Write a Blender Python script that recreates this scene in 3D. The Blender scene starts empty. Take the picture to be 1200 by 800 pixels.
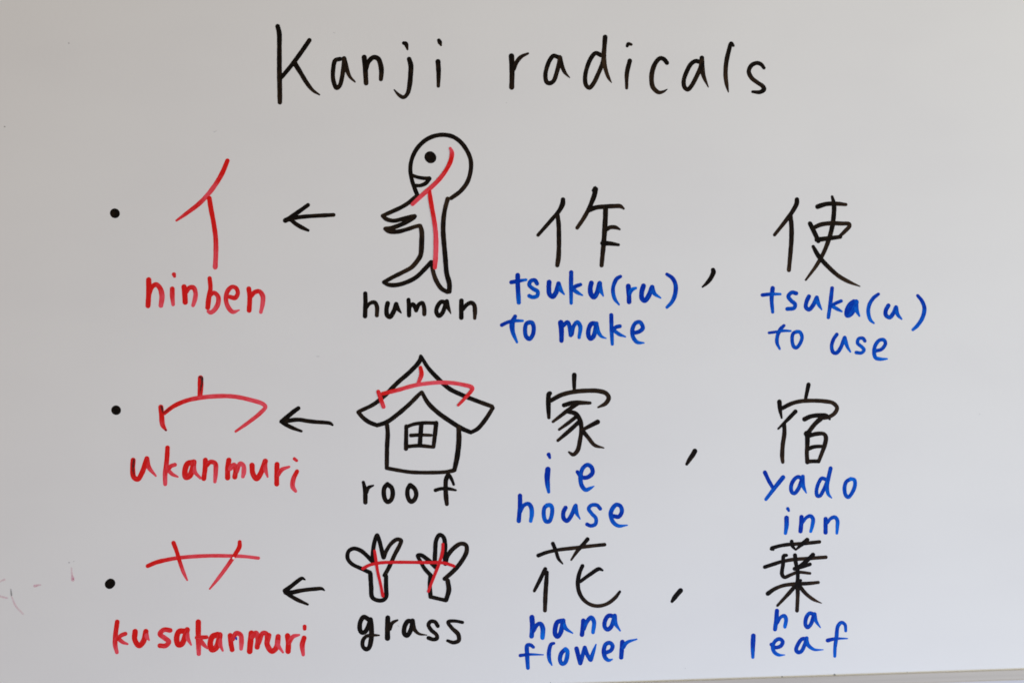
import bpy, math, random
from mathutils import Vector

random.seed(7)
scene = bpy.context.scene
S = 0.00045                      # metres of board per photo pixel
ROLL = math.radians(1.89)        # the camera was held slightly rolled
LENS_D = 1200 * S * 50 / 36      # camera distance for a 50 mm lens
CX, CZ = 0.02, 0.1814             # board point in the middle of the frame (x, height over the tray's back edge)

# ------------------------------------------------------------------ camera
cam_data = bpy.data.cameras.new("camera")
cam_data.lens = 50
cam_data.sensor_width = 36
cam_data.clip_start = 0.01
cam_data.clip_end = 50
cam_data.dof.use_dof = True
cam_data.dof.focus_distance = LENS_D + 0.001
cam_data.dof.aperture_fstop = 8
cam = bpy.data.objects.new("camera", cam_data)
scene.collection.objects.link(cam)
cam.location = (CX, -LENS_D, CZ)
cam.rotation_mode = 'XYZ'
cam.rotation_euler = (math.pi / 2, ROLL, 0)
scene.camera = cam

# ------------------------------------------------------------------ world and lamps
world = bpy.data.worlds.new("World")
scene.world = world
world.use_nodes = True
bg = world.node_tree.nodes["Background"]
bg.inputs[0].default_value = (1.0, 0.65, 0.25, 1)
bg.inputs[1].default_value = 0.277


def area(name, loc, target, sx, sy, power, color):
    d = bpy.data.lights.new(name, 'AREA')
    d.shape = 'RECTANGLE'
    d.size, d.size_y = sx, sy
    d.energy = power
    d.color = color
    o = bpy.data.objects.new(name, d)
    scene.collection.objects.link(o)
    o.location = loc
    o.rotation_euler = (Vector(target) - Vector(loc)).to_track_quat('-Z', 'Y').to_euler()
    return o


area("room_light", (2.43, -0.71, 0.53), (0.1, 0, 0.15), 1.21, 1.21, 68.0, (0.95, 1.0, 0.90))
area("window_light", (0.34, -1.0, -0.58), (0.1, 0, 0.15), 0.64, 0.64, 10.3, (0.446, 0.62, 0.98))

vs = scene.view_settings
vs.view_transform = 'Standard'
vs.look = 'None'
vs.exposure = 0
vs.gamma = 1
scene.cycles.filter_width = 1.7


# ------------------------------------------------------------------ materials
def lin(c):
    return tuple(((v / 255) / 12.92 if v / 255 <= 0.04045 else ((v / 255 + 0.055) / 1.055) ** 2.4) for v in c) + (1,)


def new_mat(name):
    m = bpy.data.materials.new(name)
    m.use_nodes = True
    nt = m.node_tree
    return m, nt, nt.nodes["Principled BSDF"]


def board_material():
    m, nt, p = new_mat("white_enamel")
    tc = nt.nodes.new("ShaderNodeTexCoord")
    # faint haze of erased ink, wiped in slanting strokes
    mp = nt.nodes.new("ShaderNodeMapping")
    mp.inputs['Rotation'].default_value = (0, 0.5, 0)
    mp.inputs['Scale'].default_value = (9, 1, 26)
    n1 = nt.nodes.new("ShaderNodeTexNoise")
    n1.inputs['Scale'].default_value = 1.0
    n1.inputs['Detail'].default_value = 4
    n2 = nt.nodes.new("ShaderNodeTexNoise")
    n2.inputs['Scale'].default_value = 11
    n2.inputs['Detail'].default_value = 5
    mul = nt.nodes.new("ShaderNodeMath"); mul.operation = 'MULTIPLY'
    r = nt.nodes.new("ShaderNodeValToRGB")
    r.color_ramp.elements[0].position = 0.12
    r.color_ramp.elements[0].color = (0.800, 0.800, 0.792, 1)
    r.color_ramp.elements[1].position = 0.50
    r.color_ramp.elements[1].color = (0.765, 0.763, 0.762, 1)
    L = nt.links.new
    L(tc.outputs['Object'], mp.inputs[0]); L(mp.outputs[0], n1.inputs['Vector'])
    L(tc.outputs['Object'], n2.inputs['Vector'])
    L(n1.outputs[0], mul.inputs[0]); L(n2.outputs[0], mul.inputs[1])
    L(mul.outputs[0], r.inputs[0])
    L(r.outputs[0], p.inputs['Base Color'])
    # faint orange-peel of the enamel
    n3 = nt.nodes.new("ShaderNodeTexNoise")
    n3.inputs['Scale'].default_value = 420
    bmp = nt.nodes.new("ShaderNodeBump")
    bmp.inputs['Strength'].default_value = 0.04
    bmp.inputs['Distance'].default_value = 0.0004
    L(tc.outputs['Object'], n3.inputs['Vector'])
    L(n3.outputs[0], bmp.inputs['Height']); L(bmp.outputs[0], p.inputs['Normal'])
    p.inputs['Roughness'].default_value = 0.42
    p.inputs['Specular IOR Level'].default_value = 0.35
    return m


def metal_material():
    m, nt, p = new_mat("anodised_aluminium")
    tc = nt.nodes.new("ShaderNodeTexCoord")
    mp = nt.nodes.new("ShaderNodeMapping")
    mp.inputs['Scale'].default_value = (6, 300, 300)
    n = nt.nodes.new("ShaderNodeTexNoise")
    n.inputs['Scale'].default_value = 3
    n.inputs['Detail'].default_value = 3
    r = nt.nodes.new("ShaderNodeValToRGB")
    r.color_ramp.elements[0].color = (0.50, 0.49, 0.50, 1)
    r.color_ramp.elements[1].color = (0.62, 0.61, 0.62, 1)
    L = nt.links.new
    L(tc.outputs['Object'], mp.inputs[0]); L(mp.outputs[0], n.inputs['Vector'])
    L(n.outputs[0], r.inputs[0]); L(r.outputs[0], p.inputs['Base Color'])
    p.inputs['Metallic'].default_value = 0.25
    p.inputs['Roughness'].default_value = 0.5
    return m


def ink_material(name, thin, full, black_over=None):
    """Marker ink: 'ink' is how much ink the pen left, 'across' runs -1..1 over the stroke's width."""
    m, nt, p = new_mat(name)
    L = nt.links.new
    a = nt.nodes.new("ShaderNodeAttribute"); a.attribute_name = "ink"
    v = nt.nodes.new("ShaderNodeAttribute"); v.attribute_name = "across"
    u = nt.nodes.new("ShaderNodeAttribute"); u.attribute_name = "along"
    comb = nt.nodes.new("ShaderNodeCombineXYZ")
    su = nt.nodes.new("ShaderNodeMath"); su.operation = 'MULTIPLY'; su.inputs[1].default_value = 0.10
    sv = nt.nodes.new("ShaderNodeMath"); sv.operation = 'MULTIPLY'; sv.inputs[1].default_value = 1.5
    L(u.outputs['Fac'], su.inputs[0]); L(v.outputs['Fac'], sv.inputs[0])
    L(su.outputs[0], comb.inputs[0]); L(sv.outputs[0], comb.inputs[1])
    n = nt.nodes.new("ShaderNodeTexNoise")
    n.inputs['Scale'].default_value = 1.3
    n.inputs['Detail'].default_value = 3
    L(comb.outputs[0], n.inputs['Vector'])
    # streaks the felt tip leaves along the stroke, stronger where ink is thin
    st = nt.nodes.new("ShaderNodeMath"); st.operation = 'MULTIPLY_ADD'
    st.inputs[1].default_value = 1.25; st.inputs[2].default_value = -0.64
    L(n.outputs[0], st.inputs[0])
    add = nt.nodes.new("ShaderNodeMath"); add.operation = 'ADD'; add.use_clamp = True
    L(a.outputs['Fac'], add.inputs[0]); L(st.outputs[0], add.inputs[1])
    r = nt.nodes.new("ShaderNodeValToRGB")
    r.color_ramp.elements[0].color = thin
    r.color_ramp.elements[1].color = full
    r.color_ramp.elements[0].position = 0.05
    r.color_ramp.elements[1].position = 0.97 if name.startswith('black') else 0.88
    L(add.outputs[0], r.inputs[0])
    L(r.outputs[0], p.inputs['Base Color'])
    p.inputs['Roughness'].default_value = 0.5
    p.inputs['Specular IOR Level'].default_value = 0.06
    return m


def residue_material(name, col, alpha):
    m, nt, p = new_mat(name)
    a = nt.nodes.new("ShaderNodeAttribute"); a.attribute_name = "ink"
    tc = nt.nodes.new("ShaderNodeTexCoord")
    n = nt.nodes.new("ShaderNodeTexNoise"); n.inputs['Scale'].default_value = 900
    mu = nt.nodes.new("ShaderNodeMath"); mu.operation = 'MULTIPLY'
    m2 = nt.nodes.new("ShaderNodeMath"); m2.operation = 'MULTIPLY'; m2.inputs[1].default_value = alpha * 2
    nt.links.new(tc.outputs['Object'], n.inputs['Vector'])
    nt.links.new(a.outputs['Fac'], mu.inputs[0]); nt.links.new(n.outputs[0], mu.inputs[1])
    nt.links.new(mu.outputs[0], m2.inputs[0]); nt.links.new(m2.outputs[0], p.inputs['Alpha'])
    p.inputs['Base Color'].default_value = col
    p.inputs['Roughness'].default_value = 0.6
    return m


M = {
    'board': board_material(),
    'metal': metal_material(),
    'black': ink_material("black_marker_ink", (0.062, 0.034, 0.017, 1), (0.0050, 0.0038, 0.0032, 1)),
    'red': ink_material("red_marker_ink", (0.90, 0.125, 0.175, 1), (0.70, 0.013, 0.011, 1)),
    'darkred': ink_material("deep_red_marker_ink", (0.74, 0.022, 0.032, 1), (0.66, 0.015, 0.020, 1)),
    'blue': ink_material("blue_marker_ink", (0.003, 0.20, 0.85, 1), (0.0005, 0.030, 0.38, 1)),
    'pink': residue_material("wiped_red_ink", (0.70, 0.16, 0.30, 1), 0.32),
    'grey': residue_material("wiped_black_ink", (0.10, 0.10, 0.11, 1), 0.5),
    'smear': residue_material("black_ink_picked_up_by_red_pen", (0.03, 0.006, 0.006, 1), 0.8),
    'white': new_mat("plain_white")[0],
}
M['white'].node_tree.nodes["Principled BSDF"].inputs['Base Color'].default_value = (0.95, 0.95, 0.95, 1)  # even white, paler than the panel's own enamel


# ------------------------------------------------------------------ board
def link(name, data, parent=None):
    o = bpy.data.objects.new(name, data)
    scene.collection.objects.link(o)
    if parent is not None:
        o.parent = parent
    return o


def mesh_obj(name, verts, faces, mat, parent, smooth=False):
    me = bpy.data.meshes.new(name)
    me.from_pydata(verts, [], faces)
    me.materials.append(mat)
    if smooth:
        for p in me.polygons:
            p.use_smooth = True
    me.update()
    return link(name, me, parent)


board = link("whiteboard", None)
board["label"] = "white enamel whiteboard with a handwritten kanji radicals lesson in black, red and blue marker"
board["category"] = "whiteboard"
BW, BH, BT = 1.20, 0.90, 0.010        # panel: its lower edge is at z = 0, its writing face at y = 0


def prism_x(profile, x0, x1):
    """Extrude a (y, z) profile along x."""
    n = len(profile)
    v = [(x0, y, z) for y, z in profile] + [(x1, y, z) for y, z in profile]
    f = [(i, (i + 1) % n, n + (i + 1) % n, n + i) for i in range(n)]
    f += [tuple(range(n - 1, -1, -1)), tuple(range(n, 2 * n))]
    return v, f


px = BW / 2
v, f = prism_x([(0, -0.012), (0, BH), (BT, BH), (BT, -0.012)], -px, px)
mesh_obj("writing_panel", v, f, M['board'], board)


def bevelled(o, w, seg=3):
    b = o.modifiers.new("bevel", 'BEVEL')
    b.width = w
    b.segments = seg
    b.limit_method = 'ANGLE'
    return o


# rail along the bottom: a band that leans back, then a bead, then a flat face
TRAY = [(-0.0002, 0.0), (-0.0013, -0.0001), (-0.0028, -0.0044), (-0.0031, -0.0048), (-0.0031, -0.0066),
        (-0.0028, -0.0100), (-0.0028, -0.0180), (BT, -0.0180), (BT, -0.0122), (-0.0002, -0.0122)]
v, f = prism_x(TRAY, -px - 0.012, px + 0.012)
tray = bevelled(mesh_obj("bottom_rail", v, f, M['metal'], board), 0.00025)
tray["label"] = "grey metal rail along the lower edge of the board"
# slim rails up the sides and along the top, in one frame
fv, ff = [], []


def addbox(x0, x1, y0, y1, z0, z1):
    b = len(fv)
    fv.extend([(x, y, z) for x in (x0, x1) for y in (y0, y1) for z in (z0, z1)])
    ff.extend([tuple(b + i for i in q) for q in
               ((0, 1, 3, 2), (4, 6, 7, 5), (0, 4, 5, 1), (2, 3, 7, 6), (0, 2, 6, 4), (1, 5, 7, 3))])


addbox(-px - 0.012, -px - 0.0002, -0.008, 0.014, 0.001, BH + 0.0002)
addbox(px + 0.0002, px + 0.012, -0.008, 0.014, 0.001, BH + 0.0002)
addbox(-px - 0.012, px + 0.012, -0.008, 0.014, BH + 0.0004, BH + 0.0124)
bevelled(mesh_obj("frame", fv, ff, M['metal'], board), 0.0012)


# ------------------------------------------------------------------ pen strokes
CR, SR = math.cos(ROLL), math.sin(ROLL)


def to_board(x, y):
    """Where a mark seen at photo position (x, y) lies on the board, in metres."""
    dx, dz = (x - 600) * S, (400 - y) * S
    return CX + dx * CR + dz * SR, CZ - dx * SR + dz * CR


def spline(pts, ws, step):
    """Centripetal-like Catmull-Rom through the pen's path; returns (x, y, w, t) samples at about `step`."""
    n = len(pts)
    if len(ws) == 1:
        ws = ws * n
    if len(ws) != n:
        m = len(ws) - 1
        ws = [ws[min(int(i * m / (n - 1)), m - 1)] * (1 - (i * m / (n - 1) - min(int(i * m / (n - 1)), m - 1)))
              + ws[min(int(i * m / (n - 1)), m - 1) + 1] * (i * m / (n - 1) - min(int(i * m / (n - 1)), m - 1))
              for i in range(n)]
    P = [Vector((a, b, c)) for (a, b), c in zip(pts, ws)]
    P = [P[0] * 2 - P[1]] + P + [P[-1] * 2 - P[-2]]
    out = []
    for i in range(1, n):
        p0, p1, p2, p3 = P[i - 1:i + 3]
        d1 = max((p1 - p0).xy.length, 1e-4) ** 0.5
        d2 = max((p2 - p1).xy.length, 1e-4) ** 0.5
        d3 = max((p3 - p2).xy.length, 1e-4) ** 0.5
        m1 = (p1 - p0) / d1 - (p2 - p0) / (d1 + d2) + (p2 - p1) / d2
        m2 = (p2 - p1) / d2 - (p3 - p1) / (d2 + d3) + (p3 - p2) / d3
        m1 *= d2
        m2 *= d2
        k = max(2, int((p2 - p1).xy.length / step))
        for j in range(k):
            t = j / k
            t2, t3 = t * t, t * t * t
            out.append(p1 * (2 * t3 - 3 * t2 + 1) + m1 * (t3 - 2 * t2 + t) + p2 * (3 * t2 - 2 * t3) + m2 * (t3 - t2))
    out.append(P[n])
    return out


ACROSS = (-1.0, -1.0, -0.8, -0.4, 0.0, 0.4, 0.8, 1.0, 1.0)
RISE = (0.0, 0.35, 0.7, 0.95, 1.0, 0.95, 0.7, 0.35, 0.0)


class Ink:
    """One mark made of pen strokes, built as one mesh lying on the board."""

    def __init__(self):
        self.v, self.f, self.ink, self.ac, self.al = [], [], [], [], []
        self.level = 0

    def stroke(self, org, pts, ws, dens, lift=0.0):
        x0, y0, sc = org
        pts = [(x0 + a / sc, y0 + b / sc) for a, b in pts]
        ws = [w / sc * 1.12 for w in ws]
        if len(pts) == 1:
            r = ws[0] / 2
            pts = [(pts[0][0] - 0.05, pts[0][1]), (pts[0][0] + 0.05, pts[0][1])]
        sam = spline(pts, ws, 0.7)
        n = len(sam)
        # tangents
        tan = []
        for i in range(n):
            d = (sam[min(i + 1, n - 1)] - sam[max(i - 1, 0)]).xy
            tan.append(d.normalized() if d.length > 1e-6 else Vector((1, 0)))
        rows = []
        ph = random.uniform(0, 50)
        tot = max(n - 1, 1)
        r0, r1 = max(sam[0].z, 0.3) / 2, max(sam[-1].z, 0.3) / 2
        # the felt tip's round start and end
        for k in range(6):
            a = math.pi / 2 * k / 6
            rows.append((sam[0].xy - tan[0] * r0 * math.cos(a), tan[0], r0 * max(math.sin(a), 0.04), 0.0))
        for i in range(n):
            w = max(sam[i].z, 0.3) / 2
            w *= 1 + 0.035 * math.sin(i * 0.31 + ph) * math.sin(i * 0.113 + ph * 2)
            rows.append((sam[i].xy, tan[i], w, i / tot))
        for k in range(5, -1, -1):
            a = math.pi / 2 * k / 6
            rows.append((sam[-1].xy + tan[-1] * r1 * math.cos(a), tan[-1], r1 * max(math.sin(a), 0.04), 1.0))
        base = len(self.v)
        h0 = 1.0e-5 + self.level * 3.0e-6 + lift
        nc = len(ACROSS)
        m = len(dens) - 1
        al = ph
        prev = None
        for c, t, w, q in rows:
            if prev is not None:
                al += (c - prev).length
            prev = c
            nrm = Vector((-t.y, t.x))
            if m == 0:
                d = dens[0]
            else:
                g = min(q * m, m - 1e-6)
                d = dens[int(g)] * (1 - g % 1) + dens[int(g) + 1] * (g % 1)
            for a, e in zip(ACROSS, RISE):
                p = c + nrm * (a * w)
                X, Z = to_board(p.x, p.y)
                y = -(h0 + 4.0e-6 * q + 3.0e-6 * e) if e > 0 else -1e-6
                self.v.append((X, y, Z))
                self.ink.append(d)
                self.ac.append(a + ph)
                self.al.append(al)
        R = len(rows)
        for i in range(R - 1):
            for j in range(nc - 1):
                a = base + i * nc + j
                self.f.append((a, a + 1, a + nc + 1, a + nc))
        self.f.append(tuple(base + j for j in range(nc)))
        self.f.append(tuple(base + (R - 1) * nc + j for j in range(nc - 1, -1, -1)))
        self.level += 1

    def build(self, name, mat, parent, label=None):
        o = mesh_obj(name, self.v, self.f, M[mat], parent)
        me = o.data
        for key, vals in (("ink", self.ink), ("across", self.ac), ("along", self.al)):
            at = me.attributes.new(key, 'FLOAT', 'POINT')
            at.data.foreach_set("value", vals)
        if label:
            o["label"] = label
        return o


def parse(spec):
    """'x,y x,y ... | w w w | d d' (later fields optional)."""
    f = [s.strip() for s in spec.split('|')]
    pts = [tuple(float(c) for c in p.split(',')) for p in f[0].split()]
    ws = [float(c) for c in f[1].split()] if len(f) > 1 else [5]
    ds = [float(c) for c in f[2].split()] if len(f) > 2 else None
    return pts, ws, ds


DEF = {'black': (1.0, 0.95, 0.85, 0.72), 'red': (1.0, 0.85, 0.6, 0.35), 'blue': (1.0, 0.8, 0.62, 0.35), 'darkred': (0.7,),
       'pink': (0.8,), 'grey': (0.8,), 'smear': (0.9,), 'white': (1.0,)}


def mark(name, org, strokes, mat, parent, label=None, lift=0.0):
    k = Ink()
    for s in strokes.strip().split('\n'):
        pts, ws, ds = parse(s)
        k.stroke(org, pts, ws, ds or DEF[mat], lift)
    return k.build(name, mat, parent, label)


def word(name, label, org, mat, letters):
    """A written word: an Empty on the board with one mesh per letter."""
    e = link(name, None, board)
    e["label"] = label
    pts = [p for l in letters for s in l.strip().split('\n') for p in parse(s)[0]]
    cx = org[0] + sum(p[0] for p in pts) / len(pts) / org[2]
    cy = org[1] + sum(p[1] for p in pts) / len(pts) / org[2]
    X, Z = to_board(cx, cy)
    e.location = (X, 0, Z)
    for l in letters:
        o = mark("letter", org, l, mat, e)
        o.data.transform(__import__('mathutils').Matrix.Translation((-X, 0, -Z)))
    return e


def drawing(name, label, cx, cy):
    e = link(name, None, board)
    e["label"] = label
    X, Z = to_board(cx, cy)
    e.location = (X, 0, Z)
    return e


def sub(name, org, strokes, mat, e, label=None, lift=0.0):
    o = mark(name, org, strokes, mat, e, label, lift)
    o.data.transform(__import__('mathutils').Matrix.Translation(-e.location))
    return o


# ------------------------------------------------------------------ the title
A, B, C3, D = (300, 20, 5), (590, 35, 8), (755, 35, 8), (570, 20, 3.3333)
J = (425, 40, 10)


def conv(spec, src, dst):
    """Re-express strokes measured in one close-up in the measure of another."""
    out = []
    for s in spec.strip().split('\n'):
        f = s.split('|')
        pts = []
        for p in f[0].split():
            a, b = (float(c) for c in p.split(','))
            pts.append('%.2f,%.2f' % ((src[0] + a / src[2] - dst[0]) * dst[2], (src[1] + b / src[2] - dst[1]) * dst[2]))
        f[0] = ' '.join(pts) + ' '
        if len(f) > 1:
            f[1] = ' ' + ' '.join('%.2f' % (float(c) / src[2] * dst[2]) for c in f[1].split()) + ' '
        out.append('|'.join(f))
    return '\n'.join(out)


word("title_lettering", "black handwritten word Kanji, first word of the title", A, 'black', [
    """127,56 136,95 137,180 137,300 139,420 140,500 | 26 27 26 27 27 25
313,137 270,200 215,275 150,354 | 24 25 24 22 | 1
226,270 260,325 300,390 335,432 372,456 | 28 25 23 18 9 | 1 .9 .8 .6""",
    """492,247 465,255 452,310 453,370 472,416 490,403 505,350 513,290 517,250 | 24
516,245 530,300 550,350 580,381 | 27 26 18 9 | 1 .8 .6 .5""",
    """634,237 640,300 645,388 | 28 27 26
646,310 660,262 690,237 716,246 731,285 735,320 732,365 | 20 24 26 27 27 27 23 | 1 1 .9 .75""",
    conv("""482,108 505,116 525,180 | 40 48 24
545,295 565,370 562,470 550,600 525,700 480,742 425,715 370,655 | 50 55 55 52 45 42 36 15""", J, A),
    conv("""893,75 905,100 918,132 | 40 48 24
883,325 890,450 887,610 | 56 50 38""", J, A),
])
word("title_lettering", "black handwritten word radicals, second word of the title", B, 'black', [
    """75,248 80,350 80,450 77,540 | 48 46 44 44
98,370 120,310 165,255 230,223 | 34 36 34 20 | .9 .8 .7""",
    """508,256 470,245 435,285 405,360 393,430 405,490 435,502 470,480 500,400 520,320 530,265 | 38
527,262 545,330 575,400 620,450 | 44 40 30 10 | 1 .9 .75 .6""",
    """915,240 865,220 825,260 785,350 765,450 775,520 805,545 840,510 890,410 930,310 945,240 | 38 | 1 .95 .75 .9
953,70 945,180 940,250 955,360 985,450 1012,495 | 42 40 42 36 28 10 | 1 .8 .5 .45 .6""",
    conv("""550,114 554,106 566,108 | 11 14 10
560,172 549,220 548,278 | 17 16 11 | 1 .8 .6""", D, B),
    conv("213,312 185,278 150,268 110,305 78,380 68,460 82,540 135,588 180,580 216,558 | 36 38 38 40 42 42 40 34 24 8 | 1 .9 .75 .65 .8", C3, B),
    conv("""515,300 480,295 440,320 395,400 370,480 378,540 408,560 440,530 490,440 525,360 540,290 | 38
540,265 540,340 555,430 600,538 | 40 46 38 10 | 1 .9 .65 .55""", C3, B),
    conv("835,150 815,128 795,190 770,300 762,420 772,510 788,583 | 24 34 38 40 38 34 12 | 1 1 .85 .6 .5 .7", C3, B),
    conv("1122,358 1095,325 1055,313 1005,335 980,390 1005,450 1060,495 1110,530 1122,560 1085,585 1017,582 | 30 34 36 38 38 38 36 38 40 36 26 | 1 1 .8 .7 1 1", C3, B),
])

# ------------------------------------------------------------------ bullets, arrows, commas
k = (0, 0, 1)
for cx, cy, lab, dx, dy in ((134.7, 250, "black bullet dot left of the ninben line", .3, .2),
                            (136.1, 480.4, "black bullet dot left of the ukanmuri line", .2, .1),
                            (129, 683.5, "black bullet dot left of the kusakanmuri line", .7, -.6)):
    e = mark("bullet_dot", k, f"{cx-dx},{cy-dy} {cx+dx},{cy+dy} | 10 9.9 | 1", 'black', board, lab)

mark("arrow", (325, 230, 16), """1055,350 900,358 700,368 500,383 350,403 200,440 | 68 72 72 72 74 74 | .85 .9 1 1
575,165 450,255 330,340 220,420 150,455 | 70 72 80 85 85 | 1 1 1 1
250,440 350,520 450,580 578,640 | 70 72 72 50 | 1 .9 .9 1""", 'black', board, "black arrow pointing left from the drawn person to the red ninben radical")
mark("arrow", (320, 470, 15), """1045,415 1000,385 900,372 750,362 600,345 480,325 380,325 220,352 | 38 58 64 66 68 68 70 70 | 1 .85 .9 1
445,122 360,182 260,265 140,352 | 68 74 76 56 | 1
140,360 230,412 350,470 498,525 | 56 66 62 42 | 1 .85 .9""", 'black', board, "black arrow pointing left from the drawn house to the red ukanmuri radical")
mark("arrow", (320, 665, 15), """900,392 855,364 750,368 600,382 450,405 330,430 220,430 | 28 56 64 66 70 74 74 | 1 .85 .9 1
560,205 510,182 420,240 320,320 210,400 | 28 58 66 70 78 | 1
230,430 340,510 450,570 608,640 | 80 66 64 40 | 1 .85 .9""", 'black', board, "black arrow pointing left from the drawn hands to the red kusakanmuri radical")

mark("comma", (800, 300, 20), "712,325 722,370 690,460 630,560 550,650 465,722 | 95 105 98 92 75 40 | 1", 'black', board,
     "black curved comma between the kanji for make and use")
mark("comma", (780, 515, 20), "685,265 640,350 570,450 495,570 | 108 106 98 66 | 1 1 .85 .9", 'black', board,
     "black straight comma between the kanji for house and inn")
mark("comma", (770, 680, 20), "550,230 470,320 400,410 350,485 | 108 106 96 66 | 1", 'black', board,
     "black straight comma between the kanji for flower and leaf")

# ------------------------------------------------------------------ first row: ninben
mark("radical_character", (160, 175, 5.3333), """568,72 535,150 490,225 440,290 385,345 320,395 250,445 | 26 28 27 26 26 23 13 | 1 1 .6 .4 .8 .8 .7
455,307 465,370 482,460 495,560 496,650 492,736 | 28 28 27 28 28 28 | 1 1 1 .8 .55 .4""", 'red', board,
     "red ninben radical of two strokes above the word ninben")
word("radical_name", "red handwritten word ninben", (160, 310, 7.2727), 'red', [
    """104,130 105,220 98,350 | 42 42 40 | 1 1 .95
110,260 130,195 165,170 200,200 217,270 208,348 | 28 34 38 40 42 38 | 1 .9 .6 .3""",
    """319,84 324,100 | 34 24 | .8
305,207 305,270 312,340 | 38 38 28 | .9 .7 .3""",
    """405,190 412,260 415,320 | 42 | 1
425,235 450,198 485,197 503,240 497,300 482,348 | 30 36 38 36 36 28 | 1 .8 .4 .3""",
    """623,117 630,200 615,290 607,365 | 34 36 40 40 | 1
632,258 660,240 695,272 695,330 665,385 630,408 612,398 | 30 34 36 38 38 34 28 | .9 .7 .5 .3""",
    "795,275 840,283 863,245 850,202 815,190 777,225 762,290 780,360 820,402 875,388 | 34 36 34 34 34 36 36 36 34 12 | .9 .8 .8 .6 .3",
    """957,206 965,280 960,390 | 38 | 1
975,272 1005,237 1045,228 1075,265 1075,330 1060,405 | 34 36 36 38 36 28 | 1 .8 .4 .25""",
])
H = (435, 145, 8)
e = drawing("person_drawing", "black line drawing of a person reaching forward, red ninben strokes over it", 500, 250)
sub("head_outline", H, "432,668 405,600 380,520 367,420 385,320 440,220 530,142 640,107 750,117 830,165 890,240 930,330 935,420 905,540 840,630 750,698 | 38 36 36 36 36 38 38 38 38 38 38 38 38 38 38 36 | 1 1 .95 .95 .8 .8", 'black', e)
sub("eye", H, "552,312 559,320 | 96 94 | .95", 'black', e)
sub("mouth", H, """385,485 440,503 510,513 545,512 | 30 30 34 34 | 1
548,515 510,560 460,580 410,580 | 34 36 32 30 | 1""", 'black', e, lift=4e-5)
sub("body_outline", H, """425,680 350,742 280,785 200,822 110,862 | 36 36 36 36 34 | .8 .9 .9 .7
108,864 140,893 210,910 300,892 380,872 408,868 | 34 36 36 38 38 38 | .7 1 .8
400,878 330,922 240,962 180,980 135,985 | 40 40 38 38 38 | .8 1 .65
133,985 160,1005 240,1013 330,992 420,963 452,956 | 36 40 38 36 34 34 | .7 1 .6
460,958 474,1010 474,1100 464,1230 440,1275 380,1345 300,1390 200,1440 120,1485 | 36 42 44 42 40 38 36 36 34 | .5 .85 .85 .6 .8 .9
120,1487 160,1508 230,1512 320,1490 420,1440 500,1365 562,1298 | 32 36 38 38 38 38 38 | .8 1 1
568,1300 580,1380 610,1470 660,1545 715,1577 | 40 36 40 38 36 | 1 .55 .8 .9
733,1572 733,1500 708,1400 695,1250 683,1120 675,1000 680,880 695,790 718,705 | 40 44 42 42 42 42 40 38 38 | .9 1 1 .85 .85 .85 .55""", 'black', e, lift=4e-5)
sub("radical_stroke", H, """742,232 757,270 745,350 700,440 640,520 560,600 490,660 388,755 | 24 36 38 36 37 38 38 32 | .4 1 .8 .7 .55 .45 .5
548,637 555,700 572,800 590,900 605,1020 608,1140 603,1280 598,1348 | 32 38 38 38 40 42 40 34 | .9 .9 .8 .5 .4 .3 .6""", 'red', e,
    "red ninben strokes drawn over the person", lift=1.2e-4)
word("caption_lettering", "black handwritten word human under the drawn person", (415, 335, 7.5), 'black', [
    "98,67 100,150 96,265 | 36 37 38 | 1\n105,195 140,152 180,145 200,180 200,258 | 28 30 34 36 34 | 1 .9 .65",
    "295,152 285,200 290,255 315,272 345,230 370,160 | 38 | 1\n370,160 385,200 412,235 | 36 34 14 | 1 .9",
    "478,122 482,190 483,258 | 34 36 36 | 1\n490,185 515,160 538,190 545,215 | 30 34 36 34 | 1\n545,215 570,163 600,150 615,190 617,248 | 32 34 34 36 34 | 1 1 .65",
    "790,142 765,140 735,175 722,225 745,262 775,238 810,140 | 36 | 1\n815,135 825,185 850,242 | 36 34 10 | 1 .9 .7",
    "943,130 942,210 942,278 | 38 | 1\n955,208 990,165 1030,148 1055,168 1062,220 1060,283 | 30 34 36 36 36 28 | 1 1 .8 .6",
])
mark("kanji_character", (620, 215, 8), """318,152 315,190 280,260 220,330 150,410 84,484 | 40 44 38 35 33 30 | 1 .95 .9 .8
268,300 277,380 280,480 280,600 275,700 265,766 | 36 40 40 40 42 38 | .9 .9 .8 .7
603,66 622,46 612,110 590,170 560,240 510,330 452,415 | 30 42 44 40 38 36 34 | 1 1 .9 .6 .6
562,252 620,228 700,218 800,213 855,214 887,236 | 40 40 40 38 36 20 | 1 .9 .8 .6
718,225 715,330 708,450 700,560 690,660 680,768 | 44 44 44 42 40 36 | .9 .9 .85 .65
725,432 760,412 810,412 850,430 | 36 36 34 18 | .9 .8 .6
690,560 760,563 838,575 | 42 38 26 | 1 1 .9""", 'black', board, "black kanji for make with blue reading tsukuru below it")
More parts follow.
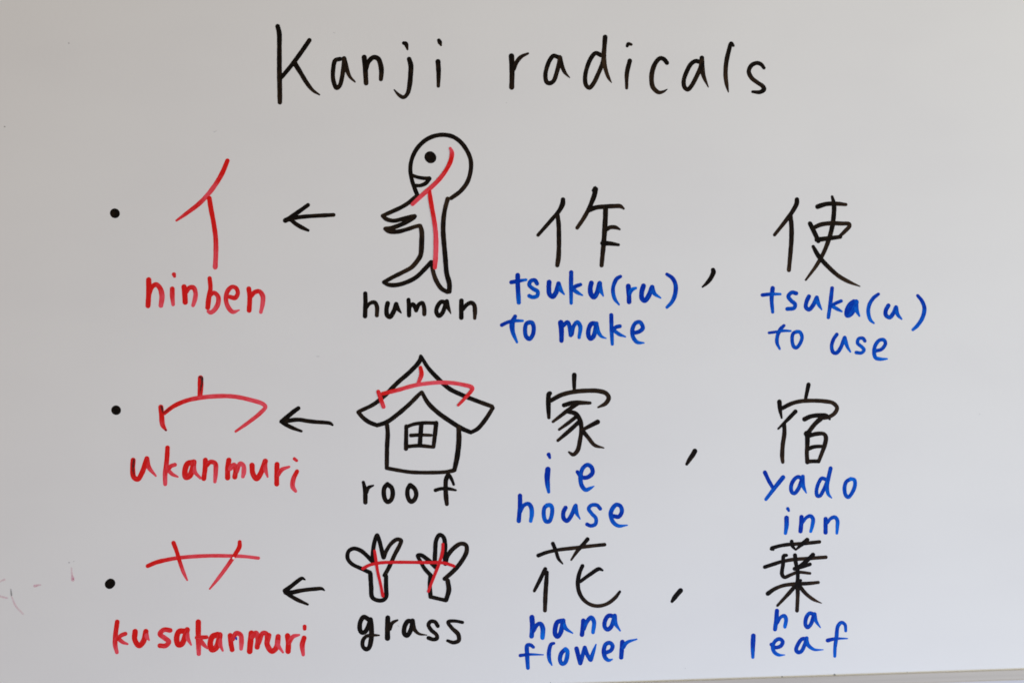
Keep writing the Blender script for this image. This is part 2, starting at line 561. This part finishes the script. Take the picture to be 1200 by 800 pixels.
word("reading_lettering", "blue handwritten reading tsuku(ru) under the kanji for make", (590, 310, 5.4545), 'blue', [
    "91,68 92,140 98,242 | 28 28 26 | 1 .9 .5\n50,113 90,106 145,97 | 24 24 16 | 1 .9 .3",
    "215,122 200,100 175,105 165,130 190,155 218,172 215,200 185,208 165,200 | 24 | .8 .7 .6 .6",
    "292,112 290,150 295,190 315,204 335,180 352,125 | 29 | 1 .8\n352,122 365,160 388,190 | 28 26 10 | .7 .4",
    "433,50 432,150 433,246 | 26 25 20 | .9 .7 .5\n492,128 460,140 440,160 | 22 24 24 | .8\n445,158 475,180 505,196 | 24 22 10 | .6 .4",
    "562,118 555,150 560,190 578,208 598,180 615,120 | 29 | 1 .8\n615,118 622,165 638,200 | 26 26 10 | .7 .4",
    "748,76 725,90 705,130 700,170 712,220 738,255 | 20 24 24 24 22 12 | .9 .7 .4",
    "798,138 802,190 803,238 | 30 28 28 | 1 .9\n805,190 822,160 846,150 | 20 24 16 | .7 .3",
    "895,136 885,170 885,215 903,230 925,205 950,145 | 29 | 1 .8\n950,145 965,185 1005,213 | 28 24 10 | .7 .3",
    "1045,62 1080,87 1100,130 1097,190 1077,238 1045,273 | 20 24 26 26 24 18 | 1 .8 .5",
])
word("meaning_lettering", "blue handwritten meaning to make under tsuku(ru)", (580, 360, 6), 'blue', [
    "142,64 122,110 125,170 155,245 | 26 34 30 16 | .9 .7 .4\n48,125 90,105 140,95 195,95 | 24 24 22 17 | 1 .8 .3",
    "245,105 222,115 212,155 220,205 243,222 265,195 273,145 262,110 245,105 | 28 | .9 .7 .9 .7",
    "463,108 468,170 468,235 | 36 33 28 | 1 .9\n480,130 510,105 525,135 533,195 | 26 28 28 28 | .9 .7\n540,190 555,130 580,105 600,135 592,212 | 26 26 28 28 22 | .8 .4",
    "705,115 680,115 660,150 658,200 672,220 692,205 708,150 713,115 | 30 | 1 .7\n713,115 725,170 750,205 782,218 | 28 28 20 8 | .7 .5 .3",
    "818,55 820,150 825,258 | 27 27 22 | .9 .5\n878,133 850,140 830,165 | 26 | .8\n840,165 875,190 918,207 | 26 24 10 | .6 .4",
    "975,180 1015,170 1040,145 1020,105 990,110 968,150 970,205 1000,245 1048,250 | 27 27 27 27 27 27 27 26 10 | .9 .7 .8 .3",
])
mark("kanji_character", (890, 220, 6.6667), """293,92 290,125 255,190 200,265 118,368 | 32 34 32 30 24 | 1 .9 .75 .7
243,225 250,300 250,400 243,500 230,643 | 32 34 34 32 30 | .9 .9 .75 .55
455,148 520,128 600,125 675,132 | 36 32 31 24 | 1 .9 .6
568,70 582,130 580,220 565,320 540,410 500,510 450,600 362,720 | 20 32 34 34 32 30 28 15 | .9 1 .95 .8 .7 .5 .6
395,280 425,340 460,415 | 32 34 34 | 1
425,312 480,288 560,278 640,280 700,284 703,300 670,338 628,378 | 30 32 32 30 30 30 28 24 | .9 .8 .75 .6 .8
448,406 520,398 632,384 | 34 34 28 | 1 .9
420,460 460,530 530,610 620,690 700,735 785,770 | 25 34 32 30 26 8 | 1 1 .8 .55 .35""", 'black', board, "black kanji for use with blue reading tsukau below it")
word("reading_lettering", "blue handwritten reading tsuka(u) under the kanji for use", (885, 325, 5.7143), 'blue', [
    "117,72 110,140 117,232 | 27 26 20 | .9 .6\n48,118 110,112 168,112 | 22 22 16 | .9 .7 .3",
    "275,107 245,101 222,127 240,155 267,180 260,205 215,211 | 25 | .8 .7 .7",
    "360,127 345,160 340,200 360,215 385,190 412,135 | 26 | .9 .7\n412,135 425,180 445,215 | 26 24 10 | .7 .4",
    "515,72 505,160 490,268 | 24 25 22 | .9 .6\n575,158 535,175 505,195 | 22 | .8\n520,195 550,212 580,228 | 24 22 12 | .6 .5",
    "660,165 635,185 618,220 618,252 640,242 665,200 675,165 | 34 | .9 .7\n675,172 680,220 698,258 | 28 26 12 | .7 .4",
    "825,112 790,140 762,190 758,240 772,285 795,306 | 20 24 24 24 22 12 | .9 .6 .4",
    "892,188 875,220 875,252 900,268 925,240 943,200 | 26 | .9 .7\n943,200 955,250 980,278 | 26 24 12 | .7 .5",
    "1088,122 1115,155 1133,205 1122,265 1088,320 1056,350 | 20 24 26 26 24 18 | .9 .7 .5",
])
word("meaning_lettering", "blue handwritten meaning to use under tsuka(u)", (890, 375, 7.0588), 'blue', [
    "203,45 178,70 152,120 145,185 168,238 | 24 30 30 28 17 | .9 .6\n80,105 140,97 200,88 258,90 | 22 22 22 16 | .9 .7 .4",
    "310,95 280,110 270,165 285,220 305,228 335,195 352,140 335,100 310,95 | 28 | .9 .7 .7 .5",
    "640,118 612,160 597,220 610,265 635,272 665,240 705,145 | 28 28 29 30 30 30 30 | .9 .7\n705,145 725,215 752,262 | 30 28 14 | .6 .4",
    "872,172 855,150 820,155 812,190 845,220 865,245 845,270 800,268 | 27 | .8 .6 .7",
    "960,255 1010,240 1042,195 1030,165 995,165 960,205 948,260 960,310 1000,322 1055,320 | 28 28 28 28 28 30 30 30 28 14 | .8 .7 .7 .3",
])

# ------------------------------------------------------------------ second row: ukanmuri
U = (180, 430, 8)
e = drawing("radical_character", "red ukanmuri radical shaped like a roof above the word ukanmuri", 250, 470)
sub("stroke", U, """440,102 440,180 435,265 | 46 50 42 | 1 1 .8
68,375 75,450 85,540 116,590 | 44 44 42 20 | 1 1 .7 .9
100,432 190,365 320,310 450,285 600,272 750,275 900,305 1025,345 1048,372 1000,430 900,510 770,602 | 34 38 38 38 38 37 37 37 35 35 33 22 | 1 1 .8 .55 .5 .55 .5 .3 .6 .5 .6""", 'red', e)
sub("ink_smear", U, """432,92 452,100 455,140 443,195 438,245 | 14 22 18 14 8 | .8 1 .9 .8 .3
72,368 82,395 86,430 | 14 18 8 | 1 .9 .3
112,590 118,592 | 14 12 | .8
96,430 130,405 170,380 | 10 14 8 | .5 .5 .2""", 'smear', e, "dark streaks in the tops of the red strokes", lift=4e-5)
word("radical_name", "red handwritten word ukanmuri", (145, 525, 5.4545), 'red', [
    "60,76 57,130 65,185 90,197 115,160 148,66 | 30 | 1 .95\n148,66 160,120 205,176 | 28 28 12 | 1 .6 .3",
    "280,-3 275,80 265,160 265,228 | 28 28 28 24 | 1 .8 .35\n327,105 300,115 280,145 | 24 | .7\n285,140 310,165 345,182 | 24 22 12 | .6 .4",
    "440,90 410,97 392,140 397,185 420,178 440,130 448,88 | 33 | 1 .9 .8\n448,95 455,150 490,190 | 26 24 16 | .6 .4",
    "522,75 520,130 512,193 | 29 | 1\n530,112 555,87 585,97 588,150 583,213 | 24 26 28 28 20 | .9 .7 .3",
    "672,76 665,130 664,188 | 31 | 1\n680,130 705,106 715,140 710,183 | 28 28 29 30 | .5 .9\n720,150 745,97 765,110 768,150 762,180 | 28 26 26 28 22 | .7 .4 .3",
    "820,108 825,160 848,194 870,170 905,82 | 31 | 1 .9\n905,86 905,130 920,182 | 26 26 12 | .7 .4",
    "980,102 978,160 978,228 | 29 | 1\n985,172 1010,137 1058,118 | 24 26 14 | .8 .3",
    "1091,67 1105,78 | 20 18 | .8\n1108,147 1085,195 1080,245 1099,274 | 24 28 28 18 | 1 .6 .3",
])
G = (410, 410, 5.3333)
e = drawing("house_drawing", "black line drawing of a house with a curved roof, red ukanmuri strokes over it", 500, 485)
sub("roof_outline", G, """443,38 436,68 380,132 300,202 220,282 150,338 58,383 | 20 26 26 26 26 24 22 | 1 1 .9 .85 .9 .8
446,42 490,112 550,177 620,240 700,280 800,320 888,352 | 20 24 26 26 26 25 24 | 1 1 1 1 .9 .7
893,362 850,430 800,490 762,512 | 24 25 25 22 | .75 .9 1
53,388 80,420 120,450 170,470 | 24 25 25 24 | .8 1
170,470 230,450 300,400 370,340 420,290 446,264 | 24 26 26 25 24 20 | 1 .9 .9 .7
450,264 490,332 550,390 620,440 700,490 756,514 | 22 26 27 27 27 24 | .8 .95 1""", 'black', e)
sub("wall_outline", G, """233,470 237,520 233,600 231,733 | 25 26 26 24 | .8 .9 .8
230,737 300,750 380,762 500,765 600,761 648,752 | 22 22 22 22 22 24 | .8 .8 .8
680,487 682,560 672,660 654,748 | 27 30 30 26 | .7 1 .9""", 'black', e, lift=4e-5)
sub("window_outline", G, """353,476 352,540 351,616 | 23 24 25 | .9
353,480 400,463 460,455 538,456 | 21 | .9
540,455 533,520 523,604 | 25 26 22 | 1 .8
362,602 430,597 518,605 | 22 22 20 | .9 .8
382,533 440,530 508,532 | 22 20 17 | .9 .7
447,464 442,530 438,592 | 26 | 1""", 'black', e, lift=4e-5)
sub("radical_stroke", G, """442,110 448,150 430,204 | 21 25 22 | 1 .8 .5
178,260 195,310 211,354 | 22 24 23 | .8 .8 .55
207,272 300,250 400,222 500,207 600,203 700,215 765,238 720,300 678,344 | 22 23 23 22 22 22 24 19 16 | .9 .7 .5 .35 .35 .5 .5 .8 .7""", 'red', e,
    "red ukanmuri strokes drawn over the roof", lift=1.2e-4)
word("caption_lettering", "black handwritten word roof under the drawn house", (415, 550, 9.2308), 'black', [
    "100,137 118,220 122,352 | 34 44 46 | 1 .9\n132,245 155,195 208,171 | 42 38 18 | 1 .9",
    "360,157 328,195 322,270 340,330 365,348 400,325 418,260 405,195 360,157 | 46 | 1 .9 1",
    "605,167 580,212 578,280 600,333 620,345 655,320 672,265 655,208 610,168 | 46 | 1 .9 1",
    "1077,160 1055,105 1020,58 995,105 990,200 995,300 1003,370 | 28 34 42 46 46 48 42 | 1 1 .9 .75\n880,222 940,206 1020,206 1100,222 | 38 36 36 22 | 1 .9",
])
mark("kanji_character", (630, 430, 6.9565), """299,64 298,120 299,178 | 36 33 26 | 1 .9
100,214 92,220 88,300 92,410 | 34 36 37 27 | 1 1 .9
112,270 190,228 290,202 400,192 500,195 560,215 580,250 555,295 494,327 | 34 34 34 34 34 34 34 32 15 | .9 .75 .7 .7 .7 .6
216,310 280,292 350,290 428,292 | 34 34 34 24 | 1 .85 .7
325,300 265,338 190,395 126,444 | 28 32 28 22 | .9 .9 .55
240,360 310,380 345,430 357,500 345,600 325,680 290,712 256,692 | 30 36 36 33 33 33 30 16 | .9 1 .9 .8 .75 .7
320,400 250,455 176,508 | 30 28 20 | 1 .75 .7
335,448 260,517 166,597 | 32 32 24 | 1 .9 .75
490,446 430,477 365,512 | 36 31 28 | 1 .8
362,512 410,570 465,635 540,658 | 34 30 28 10 | 1 .65 .55""", 'black', board, "black kanji for house with blue reading ie below it")
word("reading_lettering", "blue handwritten reading ie under the kanji for house", (595, 535, 7.5), 'blue', [
    "360,-20 370,8 | 34 22 | 1\n353,110 347,180 350,240 360,308 | 44 44 40 26 | 1 1 .7 .5",
    "612,132 650,178 700,180 745,140 735,90 700,70 660,100 640,170 650,250 685,290 725,275 758,258 | 30 34 36 36 34 34 34 36 36 34 26 10 | 1 .9 .8 .7 .7 .3",
])
word("meaning_lettering", "blue handwritten meaning house under ie", (595, 535, 7.5), 'blue', [
    "108,341 108,420 97,563 | 36 36 35 | 1 .8\n110,485 140,427 180,412 205,440 212,500 202,563 | 28 32 34 36 36 30 | .8 .7 .3",
    "345,425 322,450 318,520 335,565 365,565 385,520 390,450 375,425 345,425 | 34 | .8 .6 .7 .4",
    "508,447 490,485 492,540 520,562 550,530 595,432 | 35 | 1 .7\n598,427 605,490 635,545 | 32 32 12 | .7 .4",
    "813,455 785,425 735,425 712,455 740,500 775,540 770,590 730,605 697,592 | 31 | .8 .6 .6 .8",
    "930,520 975,525 1003,480 990,432 955,420 920,455 905,505 925,570 970,605 1050,600 | 34 34 34 34 34 36 36 34 30 12 | 1 .7 .7 .3",
])
mark("kanji_character", (895, 445, 7.619), """400,42 388,100 373,172 | 36 33 26 | 1 .95
140,194 145,260 160,338 | 38 34 18 | 1 .9
165,252 250,210 330,190 430,185 540,190 620,207 655,250 630,300 580,330 540,340 | 34 35 34 34 34 34 34 33 33 30 | 1 .7 .65 .65 .55
283,282 220,347 130,435 | 36 32 18 | 1 .9
182,392 185,470 170,580 165,680 170,733 | 34 36 36 36 28 | 1 .75 .7 .6
365,350 420,325 500,315 560,320 590,350 | 40 36 36 34 18 | 1 1 .9
520,335 460,390 400,465 | 42 38 36 | .9 .8
390,488 390,560 385,650 390,733 | 42 38 34 36 | 1 .9 .75 .8
410,497 470,481 537,482 555,510 545,580 520,650 490,728 | 34 35 33 36 36 33 30 | 1 .8 .8 .65
402,612 450,596 518,592 | 36 32 28 | 1 .9
392,728 440,725 488,725 | 32 | .9
385,480 405,480 | 50 48 | 1""", 'black', board, "black kanji for inn with blue reading yado below it")
Y = (885, 545, 8.5714)
word("reading_lettering", "blue handwritten reading yado under the kanji for inn", Y, 'blue', [
    "97,70 140,160 188,240 | 38 36 34 | 1 .8\n280,120 200,220 108,340 | 42 39 31 | .8 .7 .5",
    "472,135 430,115 385,150 360,215 370,270 395,280 430,240 460,170 478,112 | 37 | .8 .8\n475,120 480,200 513,275 | 42 40 14 | .8 .4",
    "710,140 670,130 635,180 615,260 625,305 650,305 690,240 720,170 | 35 | .8\n758,28 735,130 722,220 735,290 766,325 | 36 38 36 32 14 | .8 .7 .4",
    "960,135 915,165 897,230 910,300 935,318 970,280 1002,200 995,145 960,135 | 36 | .8 .7 .7 .4",
])
word("meaning_lettering", "blue handwritten meaning inn under yado", Y, 'blue', [
    "327,434 337,454 | 32 24 | .8\n315,526 315,600 304,680 | 43 42 32 | .9 .4",
    "465,517 462,590 455,660 | 40 | .9\n475,575 515,522 555,508 580,535 575,600 558,663 | 28 32 36 38 36 28 | .8 .7 .3",
    "708,537 707,600 707,673 | 40 | .9\n725,575 760,532 800,520 825,550 825,620 820,680 | 30 32 36 36 34 26 | .8 .6 .3",
])

# ------------------------------------------------------------------ third row: kusakanmuri
Q = (160, 625, 8)
e = drawing("radical_character", "red kusakanmuri radical of a bar with two crossing strokes above the word kusakanmuri", 238, 660)
sub("stroke", Q, """105,302 180,270 280,245 400,225 550,212 700,206 850,207 1000,212 1143,228 | 36 38 36 34 34 32 32 30 28 | 1 .9 .7 .5 .6 .5 .35 .4
347,86 375,160 405,260 440,360 475,434 | 38 36 34 32 16 | 1 1 .9 .5 .5
967,77 965,120 920,200 860,290 780,400 687,516 | 34 38 36 34 32 16 | 1 1 .7 .45 .4 .6""", 'red', e)
sub("white_speck", Q, "909,228 | 20", 'white', e, "tiny white speck in the red stroke", lift=1.5e-4)  # small white dot laid over the red stroke
word("radical_name", "red handwritten word kusakanmuri", (125, 715, 5), 'red', [
    "62,66 52,140 50,200 60,244 | 26 26 26 20 | 1 .8 .4\n110,135 85,145 65,165 | 22 | .8\n70,165 95,185 122,195 | 24 20 12 | .7 .4",
    "167,122 165,170 190,205 215,180 230,122 | 29 | 1 .9\n230,122 235,150 248,172 | 24 24 10 | .5 .3",
    "372,115 335,112 312,137 340,160 365,182 345,205 312,205 | 26 | .8 .6 .8",
    "460,120 425,122 410,160 420,200 440,195 460,150 472,112 | 30 | 1 .9\n470,115 475,160 495,200 | 26 24 10 | .7 .3",
    "537,66 537,150 540,252 | 29 29 24 | 1 .9 .4\n585,155 528,158 | 22 22 | .8\n550,175 570,200 590,220 | 24 22 12 | .7 .5",
    "650,140 620,152 607,195 617,228 640,218 658,170 663,142 | 31 | 1 .9\n662,147 665,195 680,234 | 26 24 12 | .7 .4",
    "724,145 728,190 735,228 | 27 | 1\n737,168 760,132 785,142 790,180 788,223 | 24 26 26 26 20 | .8 .7 .3",
    "848,132 842,190 838,238 | 31 | 1\n852,155 875,130 887,165 882,213 | 26 26 28 28 | .8 .7 .9\n890,190 915,132 935,135 942,180 | 26 | .8",
    "950,145 940,195 968,238 995,215 1005,152 | 29 | .9 .8\n1003,152 1005,200 1033,244 | 26 22 12 | .6 .3",
    "1060,147 1065,190 1063,238 | 29 | 1\n1068,190 1092,152 1128,142 | 22 24 12 | .8 .3",
    "1160,93 1160,106 | 22 20 | .9\n1157,160 1146,200 1152,258 | 27 28 18 | 1 .4",
])
P = (400, 620, 7.5)
e = drawing("hands_drawing", "black line drawing of two raised hands like sprouts, red kusakanmuri strokes over them", 478, 665)
sub("hand_outline", P, """393,408 393,500 393,588 370,618 320,622 272,595 262,500 255,388 | 34 37 37 34 34 36 38 38 | 1
252,378 180,345 90,300 55,250 65,190 110,167 170,185 230,235 265,272 | 34 32 32 33 33 33 34 34 36 | 1
278,280 280,180 297,90 315,48 332,90 350,160 370,240 | 40 36 34 30 34 34 38 | 1 1 .95
372,245 400,180 440,122 490,87 525,97 512,140 470,220 420,330 380,402 | 36 32 32 34 34 34 34 34 34 | .9 .8 .9""", 'black', e,
    "black outline of the left drawn hand")
sub("hand_outline", P, """918,622 850,607 790,592 | 32 30 32 | .9
785,590 778,500 785,410 | 36 36 38 | 1
785,402 730,340 690,270 670,228 700,225 760,265 830,332 | 34 32 30 28 32 36 34 | 1 .95
820,310 825,200 835,92 865,47 898,67 912,130 910,220 915,298 | 36 36 34 34 34 36 36 38 | 1
915,300 930,240 980,172 1050,125 1095,137 1102,190 1050,290 980,370 908,433 | 36 36 36 34 34 36 36 36 34 | 1 .8 .9 .9
935,450 945,530 922,618 | 38 40 36 | .8 1""", 'black', e, "black outline of the right drawn hand", lift=4e-5)
sub("radical_stroke", P, """190,342 250,312 350,292 450,288 600,288 750,290 860,290 920,298 988,320 | 25
293,188 305,270 320,370 345,480 365,583 | 22 25 24 24 25
893,130 890,190 860,300 820,400 765,543 | 24 25 25 24 22""", 'darkred', e, "deep red kusakanmuri strokes drawn over both hands", lift=1.2e-4)
word("caption_lettering", "black handwritten word grass under the drawn hands", (410, 710, 8.2759), 'black', [
    """185,128 135,102 102,150 97,220 115,252 145,248 180,190 200,128 | 42 | 1
200,128 210,220 205,330 185,400 160,415 127,390 127,330 160,290 220,280 285,280 | 44 46 44 42 40 36 36 34 30 14 | 1 .9 1 .9 .7""",
    "368,110 365,200 365,308 | 44 46 48 | 1 .85 1\n387,218 410,162 462,133 | 36 34 18 | .9 .8",
    "600,147 565,142 530,200 530,268 555,283 590,230 610,150 | 42 | 1\n607,140 625,220 670,265 745,278 | 44 38 26 10 | 1 .7 .7",
    "853,190 825,150 785,146 762,177 790,230 840,275 845,310 810,320 762,305 | 36 | 1 .9 1",
    "1092,155 1020,142 952,150 990,210 1050,270 1055,330 1005,350 947,332 | 30 30 32 36 40 38 36 26 | 1 .9 .8 1",
])
mark("kanji_character", (620, 625, 8.4211), """92,214 170,185 280,160 450,140 600,122 745,107 | 38 34 34 36 34 34 | 1 .9 .65 .65 .8
235,97 265,170 290,245 330,294 | 36 34 30 16 | 1 .9
577,54 530,110 480,165 416,258 | 38 37 35 18 | 1 .8 .7
160,347 110,450 52,563 | 36 37 28 | 1 .9
177,380 170,480 162,600 157,756 | 34 40 42 36 | 1 .85 .7
527,317 500,380 482,470 490,560 530,640 600,695 680,712 770,690 850,630 895,572 | 36 37 40 38 36 34 34 34 34 26 | 1 1 .9 .75 .6 .65 .9
725,360 690,347 610,395 507,470 | 20 36 35 32 | 1 .95""", 'black', board, "black kanji for flower with blue reading hana below it")
F = (600, 710, 7.5)
word("reading_lettering", "blue handwritten reading hana under the kanji for flower", F, 'blue', [
    "175,95 180,180 172,263 | 40 42 37 | 1 .9 .7\n190,215 220,162 250,152 270,190 268,275 | 30 34 36 40 36 | .9 .8 .3",
    "435,127 400,137 380,190 380,245 400,265 425,235 450,125 | 38 | 1 .8\n448,123 470,190 533,235 | 34 32 12 | .7 .4",
    "627,125 622,190 615,248 | 37 | 1\n632,200 660,132 695,98 720,132 712,228 | 30 33 36 36 30 | .8 .7 .3",
    "895,87 850,82 820,120 815,180 840,203 870,180 903,85 | 35 | 1 .7\n903,82 910,150 950,213 | 36 34 14 | .7 .4",
])
word("meaning_lettering", "blue handwritten meaning flower under hana", F, 'blue', [
    "188,358 165,340 135,342 133,420 140,540 | 26 30 34 36 31 | .8 .8 .6\n73,431 150,422 275,425 | 28 24 10 | 1 .7 .4",
    "368,324 345,332 325,400 330,470 350,515 | 24 30 34 30 14 | .9 .8 .4",
    "470,375 435,410 422,470 440,503 465,495 485,440 485,390 470,375 | 35 | 1 .7 .6 .4",
    "567,370 582,430 600,498 | 36 | 1 .9\n602,495 620,430 640,362 | 34 | .8\n640,362 660,420 688,468 | 34 | .8 .7\n692,468 715,400 738,334 | 36 30 12 | .7 .4",
    "830,405 870,385 884,345 860,320 825,332 807,390 820,450 850,473 880,465 | 33 33 33 33 34 36 34 28 14 | .8 .7 .9 .3",
    "970,312 965,380 960,447 | 37 | 1 .8\n977,362 1010,317 1097,288 | 30 30 12 | .7 .4",
])
mark("kanji_character", (885, 625, 8.4211), """180,158 160,148 220,125 310,108 420,100 520,92 633,80 | 20 36 34 34 34 34 34 | 1 1 .8 .8 .9
360,76 365,115 395,155 | 35 35 18 | 1
513,60 460,105 400,158 | 40 36 18 | 1
95,328 180,300 260,275 370,255 500,245 697,231 | 35 35 34 34 34 34 | 1 .9 .6 .7 .6
308,212 282,218 275,300 265,400 288,428 350,405 420,380 540,390 | 30 34 36 36 34 32 30 26 | 1 1 .9 .7 .55
393,212 400,280 415,345 | 38 38 34 | 1
570,207 510,265 430,330 | 40 38 36 | 1
390,345 460,325 540,301 | 38 36 34 | 1
420,360 420,440 415,500 | 36 | 1
125,590 190,545 280,510 400,495 520,490 622,480 | 40 36 34 36 34 30 | 1 .7 .7 .9 .6
400,510 330,590 220,708 | 38 36 24 | .9 .8 .75
418,500 420,600 413,758 | 42 36 34 | 1 .65 .75
438,518 500,590 570,645 655,685 | 38 34 30 8 | 1 .75 .45 .4
448,460 425,490 | 28 50 | 1""", 'black', board, "black kanji for leaf with blue reading ha below it")
E = (870, 705, 8.5714)
word("reading_lettering", "blue handwritten reading ha under the kanji for leaf", E, 'blue', [
    "347,87 340,180 328,273 | 40 41 38 | .9 .7\n350,212 385,152 420,137 438,170 427,248 | 28 32 36 38 32 | .8 .7 .35",
    "715,122 675,112 640,160 635,230 655,253 685,225 722,120 | 37 | .8\n725,120 740,190 783,255 | 37 33 12 | .7 .4",
])
word("meaning_lettering", "blue handwritten meaning leaf under ha", E, 'blue', [
    "110,338 105,450 105,553 | 44 42 30 | .9 .8 .4",
    "292,425 330,455 385,440 405,397 375,370 335,385 305,440 320,500 365,530 425,530 | 36 36 36 36 36 36 36 36 30 10 | .9 .8 .7 .3",
    "640,370 600,370 560,420 540,480 560,503 590,495 625,430 645,362 | 37 | .9 .7\n640,367 660,430 720,475 813,478 | 38 38 28 8 | .7 .5 .3",
    "1038,288 1030,225 995,205 960,240 945,350 930,460 928,543 | 28 30 34 36 36 34 28 | .6 .7 .7 .5\n857,384 930,368 1055,365 | 38 30 12 | 1 .7 .4",
])

# ------------------------------------------------------------------ what the wiper left behind
W = (0, 620, 6.6667)
e = drawing("wiped_ink_marks", "faint pink remains of wiped red ink near the left edge", 40, 680)
for spec in ("-6,408 36,391 | 12 14 | .5", "-6,521 55,535 | 14 12 | .5 .6", "90,522 120,592 180,660 | 10 13 14 | .5 .6 .4",
             "272,441 316,432 | 20 9 | 1 .8", "558,300 562,352 570,396 580,378 | 11 14 22 9 | .4 .6 1 .5"):
    sub("ink_trace", W, spec, 'pink', e)
sub("ink_smear", (145, 525, 5.4545), "66,72 62,100 60,140 70,182 | 8 12 11 5 | .9 .8 .6 .2", 'smear', e, "dark streak at the start of a red letter", lift=1e-4)
sub("ink_trace", W, "84,468 90,512 | 10 12 | .6 .9", 'grey', e, "grey trace at the top of a pink one")
for spec in ("5.5,148.6 | 1.4 | 1", "80.5,50.5 81,51.4 | 1.1 .9 | .7", "81,658.7 | 1.4 | .7", "86.5,657.3 | 1.2 | .5",
             "466,732 467.5,734 | .9 .7 | .35", "391,39 392.5,38 | .9 .7 | .3", "251,154.6 253.5,153.6 | 1.2 .8 | .3",
             "593.5,120.5 | 1 | .35", "371.5,417.5 374,417.5 | 1.2 1 | .25", "645,799 | 1.2 | .7", "803,782.5 | 1 | .4",
             "916.6,792.3 | 1.6 | .9", "978,790.0 | 2.2 | 1", "1063,787.0 | 1.2 | .5", "1148,485 | .9 | .4"):
    mark("dust_speck", (0, 0, 1), spec, 'grey', board)
mark("dust_speck", (0, 0, 1), "276.8,747 277.2,748.5 | 2.2 1.6 | 1", 'blue', board,
     "tiny blue fleck inside a red letter of kusakanmuri", lift=1.5e-4)
